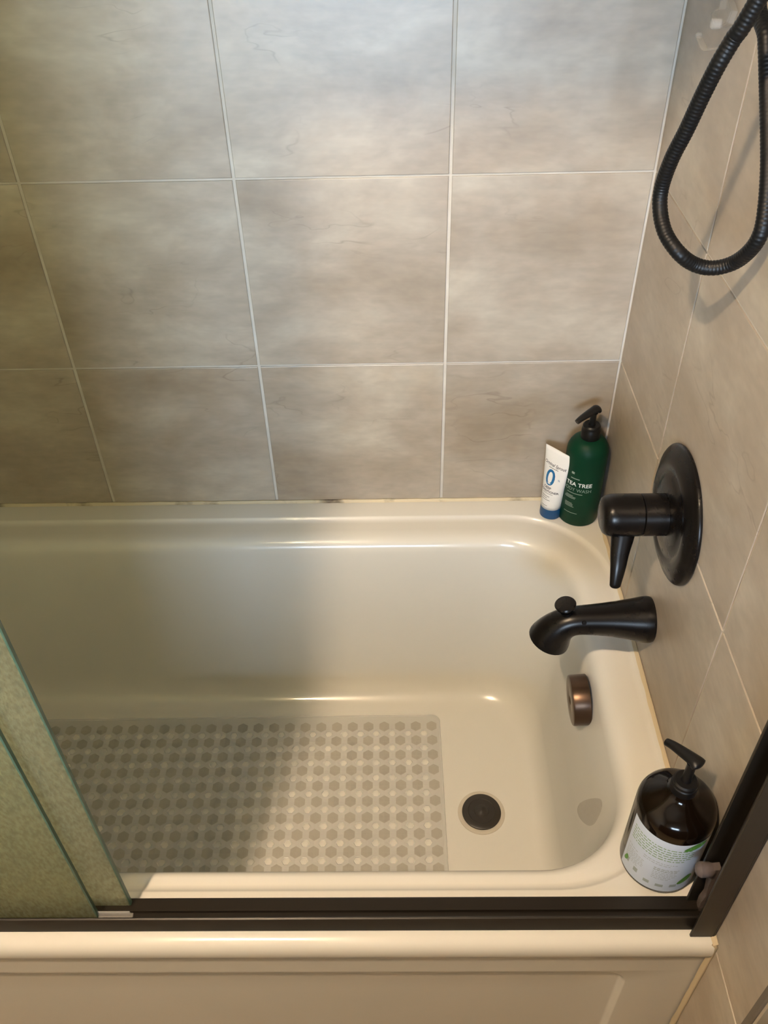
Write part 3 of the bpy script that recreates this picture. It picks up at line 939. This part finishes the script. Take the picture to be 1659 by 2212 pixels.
# amber pump bottle on the front corner of the rim
AX, AY, ar = -.0475, -.6945, .0452
ab = thing('pump_bottle', 'dark amber pump bottle with white label beside the door jamb', 'bottle', (AX, AY, .0003))
lathe('bottle_body', [(.0400, 0), (.0435, .0012), (.0450, .004), (ar, .007), (ar, .126), (.0446, .1315), (.0425, .1370), (.0385, .1420), (.0330, .1465), (.0260, .1520), (.0200, .1565), (.0165, .1600), (.0150, .1640)], M_AMBER, ab, 64, ang=60)
pump(ab, .1630, .0150, .0180, .2190, (-.55, .83), .036, .010, M_BLACKPL, .010)
aa = math.atan2(CAM.y - AY, CAM.x - AX)
bm = bmesh.new()
LA0, LA1, LZ0, LZ1 = aa - .93, aa + 1.45, .0085, .1190
wrap_bar(bm, ar, LA0, LA1, LZ0, LZ1, .0003)
lab = bm_obj('label', bm, M_LABEL, ab, True, recalc=False)
bm = bmesh.new()
rnd = random.Random(3)
for k in range(6):
    z = .1040 - k * .0048
    a = LA0 + .12
    while a < LA0 + 1.75 - (.15 if k == 5 else 0):
        w = rnd.uniform(.04, .14)
        wrap_bar(bm, ar, a, a + w, z, z + .0016, .0006)
        a += w + .03
bm_obj('text_lines', bm, M_PRINTG, lab, recalc=False)['kind'] = 'stuff'
bm = bmesh.new()
for k, (a0, a1) in enumerate(((.62, 1.5), (.62, 1.35), (.10, .45), (.95, 1.55), (.95, 1.5))):
    z = .0715 - k * .0040
    a = LA0 + a0
    while a < LA0 + a1:
        w = rnd.uniform(.03, .10)
        wrap_bar(bm, ar, a, a + w, z, z + .0010, .0006)
        a += w + .025
for k in range(7):
    z = .0580 - k * .0036
    for s0, s1 in ((.10, .62), (.95, 1.50)):
        a = LA0 + s0
        while a < LA0 + s1 - (.12 if k > 4 else 0):
            w = rnd.uniform(.03, .10)
            wrap_bar(bm, ar, a, a + w, z, z + .0009, .0006)
            a += w + .025
bm_obj('text_lines', bm, M_PRINTGY, lab, recalc=False)['kind'] = 'stuff'
for a, z, w, h in ((.14, .0270, .14, .0100), (.47, .0240, .13, .0085), (.80, .0190, .16, .0062), (1.12, .0190, .20, .0058), (1.48, .0200, .18, .0062)):
    bm = bmesh.new()
    wrap_bar(bm, ar, LA0 + a, LA0 + a + w, z, z + h, .0006)
    bm_obj('badge', bm, M_PRINTGY, lab, recalc=False)
for (ac, zc, ra, rz) in ((1.86, .034, .20, .0075), (1.80, .113, .30, .0062), (.16, .0315, .07, .0062)):
    bm = bmesh.new()
    cvt = bm.verts.new(((ar + .0008) * math.cos(LA0 + ac), (ar + .0008) * math.sin(LA0 + ac), zc))
    ring = []
    for k in range(16):
        t = 2 * PI * k / 16
        aq = LA0 + ac + ra * math.cos(t) * (1 - .25 * math.sin(t))
        ring.append(bm.verts.new(((ar + .0008) * math.cos(aq), (ar + .0008) * math.sin(aq), min(LZ1, zc + rz * math.sin(t) + rz * .6 * math.cos(t)))))
    for k in range(16):
        bm.faces.new((cvt, ring[k], ring[(k + 1) % 16]))
    bm_obj('leaf_print', bm, M_LEAF, lab, recalc=False)

# ------------------------------------------------------------------ drain stopper, patch
st = lathe('drain_stopper', [(.0330, .0012), (.0345, .0022), (.0340, .0044), (.0315, .0056), (.0240, .0060), (.0230, .0052), (.0130, .0054), (.0120, .0064), (.0070, .0070), (.0040, .0088), (.0001, .0094)], M_RUBBER, None, 48, tuple(DR + Vector((0, 0, .0004))))
tag(st, 'round black rubber stopper sitting in the tub drain', 'stopper')

from mathutils.bvhtree import BVHTree
BV = BVHTree.FromPolygons([tuple(v.co - TO) for v in basin.data.vertices], [tuple(p.vertices) for p in basin.data.polygons])


def end_wall(y, z, lift):
    hit = BV.ray_cast(Vector((-.5, y, z)), Vector((1, 0, 0)))
    nn = hit[1] if hit[1].x < 0 else -hit[1]
    return hit[0] + nn * lift


outl = [(-.5067, -.2131), (-.5059, -.1938), (-.5245, -.1498), (-.5518, -.1020), (-.5645, -.0952), (-.5700, -.1098), (-.5683, -.1414), (-.5581, -.1680), (-.5409, -.1910), (-.5197, -.2097)]
outl = [(v.x, v.y) for v in catmull([(y, z, 0) for y, z in outl + outl[:1]], 4)[:-1]]
cy = sum(p[0] for p in outl) / len(outl)
cz = sum(p[1] for p in outl) / len(outl)
PC = end_wall(cy, cz, 0)  # thin translucent patch laid on the basin's end wall
bm = bmesh.new()
lay = []
for f, lf in ((1.0, .0003), (.96, .0016), (.6, .0021), (.3, .0022)):
    lay.append([bm.verts.new(end_wall(cy + (y - cy) * f, cz + (z - cz) * f, lf + (.0005 * mnoise.noise(Vector((y, z, f)) * 300) if f < .99 else 0)) - PC) for y, z in outl])
for a, c in zip(lay[:-1], lay[1:]):
    for k in range(len(a)):
        k2 = (k + 1) % len(a)
        bm.faces.new((a[k], a[k2], c[k2], c[k]))
bm.faces.new(lay[-1])
pa = bm_obj('textured_patch', bm, M_PATCH, None, False, tuple(PC))
tag(pa, 'small translucent textured patch on the end wall inside the tub', 'sticker')

# ------------------------------------------------------------------ bath mat with suction cups and hexagonal holes
MX, MY = -.3064, -.2395            # first cup (back right)
PX, PY, NCX, NCY = .03045, .0316, 27, 11
MZ = FLOORZ + .0030
matt = thing('bath_mat', 'translucent grey vinyl bath mat with hexagonal cups and holes', 'bath mat', (MX, MY, MZ))
matt.rotation_euler = (0, 0, math.radians(.35))
bm = bmesh.new()
HR = .0064
# sheet cells: each cell is centred on a hole; holes lie half a pitch left and in front of a cup
sq, hx = [], []
for k in range(12):
    a = 2 * PI * k / 12
    c, s = math.cos(a), math.sin(a)
    mx_ = max(abs(c), abs(s))
    if k in (0, 3, 6, 9):
        sq.append((c * .5, s * .5))
    else:
        sq.append((math.copysign(.5, c) if abs(c) > .49 and k in (1, 2, 4, 5, 7, 8, 10, 11) else c, s))
sq = [(.5, 0), (.5, .25), (.5, .5), (0.25, .5), (0, .5), (-.25, .5), (-.5, .5), (-.5, .25), (-.5, 0), (-.5, -.25), (-.5, -.5), (-.25, -.5), (0, -.5), (.25, -.5), (.5, -.5), (.5, -.25)]


def hexr(a):
    k = (a + PI / 6) % (PI / 3) - PI / 6
    return math.cos(PI / 6) / math.cos(k)


for i in range(NCX - 1):
    for j in range(NCY):
        cx, cy = -(i + .5) * PX, -(j + .5) * PY
        o_, n_, m_ = [], [], []
        for u, v in sq:
            o_.append(bm.verts.new((cx + u * PX, cy + v * PY, 0)))
            a = math.atan2(v * PY, u * PX)
            rr_ = HR * hexr(a + PI / 6)
            m_.append(bm.verts.new((cx + rr_ * 1.3 * math.cos(a), cy + rr_ * 1.3 * math.sin(a), .0007)))
            n_.append(bm.verts.new((cx + rr_ * math.cos(a), cy + rr_ * math.sin(a), 0)))
        for k in range(16):
            k2 = (k + 1) % 16
            bm.faces.new((o_[k], o_[k2], m_[k2], m_[k]))
            bm.faces.new((m_[k], m_[k2], n_[k2], n_[k]))
# border strip around the cell field, rounded at the corners
fx1, fx0, fy1, fy0 = 0.0, -(NCX - 1) * PX, 0.0, -NCY * PY


def border(x0, x1, y0, y1, z, r, ns):
    return rrect(x0, x1, y0, y1, r, z, n=6, m_side=ns)


b0 = border(fx0, fx1, fy0, fy1, 0, .0001, 40)
b1 = border(fx0 - .012, fx1 + .012, fy0 - .012, fy1 + .0225, 0, .012, 40)
b2 = border(fx0 - .0135, fx1 + .0135, fy0 - .0135, fy1 + .024, .0006, .013, 40)
b3 = border(fx0 - .016, fx1 + .016, fy0 - .016, fy1 + .0265, .0006, .015, 40)
b4 = border(fx0 - .017, fx1 + .017, fy0 - .017, fy1 + .0275, -.0012, .016, 40)
B_ = [[bm.verts.new(p) for p in q] for q in (b0, b1, b2, b3, b4)]
for a, c in zip(B_[:-1], B_[1:]):
    for k in range(len(a)):
        k2 = (k + 1) % len(a)
        bm.faces.new((a[k], a[k2], c[k2], c[k]))
bmesh.ops.remove_doubles(bm, verts=bm.verts[:], dist=1e-5)
sheet = bm_obj('mat_sheet', bm, M_MAT, matt, False, recalc=False)
# cup: hexagonal collar with a dished disc
cv, cf = [], []
ringdef = [(.0104, .0002, 1), (.0100, .0015, 1), (.0088, .0017, 1), (.0078, .0006, 0.5), (.0040, .0003, 0), (.0012, .0009, 0)]
SEG = 12
for r_, z_, hxw in ringdef:
    for k in range(SEG):
        a = 2 * PI * k / SEG
        q = r_ * (hexr(a) * 1.06 * hxw + (1 - hxw))
        cv.append((q * math.cos(a), q * math.sin(a), z_))
for i in range(len(ringdef) - 1):
    for k in range(SEG):
        k2 = (k + 1) % SEG
        cf.append((i * SEG + k, i * SEG + k2, (i + 1) * SEG + k2, (i + 1) * SEG + k))
cf.append(tuple((len(ringdef) - 1) * SEG + k for k in range(SEG)))
cup_me = bpy.data.meshes.new('suction_cup')
cup_me.from_pydata(cv, [], cf)
cup_me.update()
cup_me.materials.append(M_CUP)
for i in range(NCX):
    for j in range(NCY):
        o = bpy.data.objects.new('suction_cup', cup_me)
        o.location = (-i * PX, -j * PY, 0.0001)
        link(o, matt)
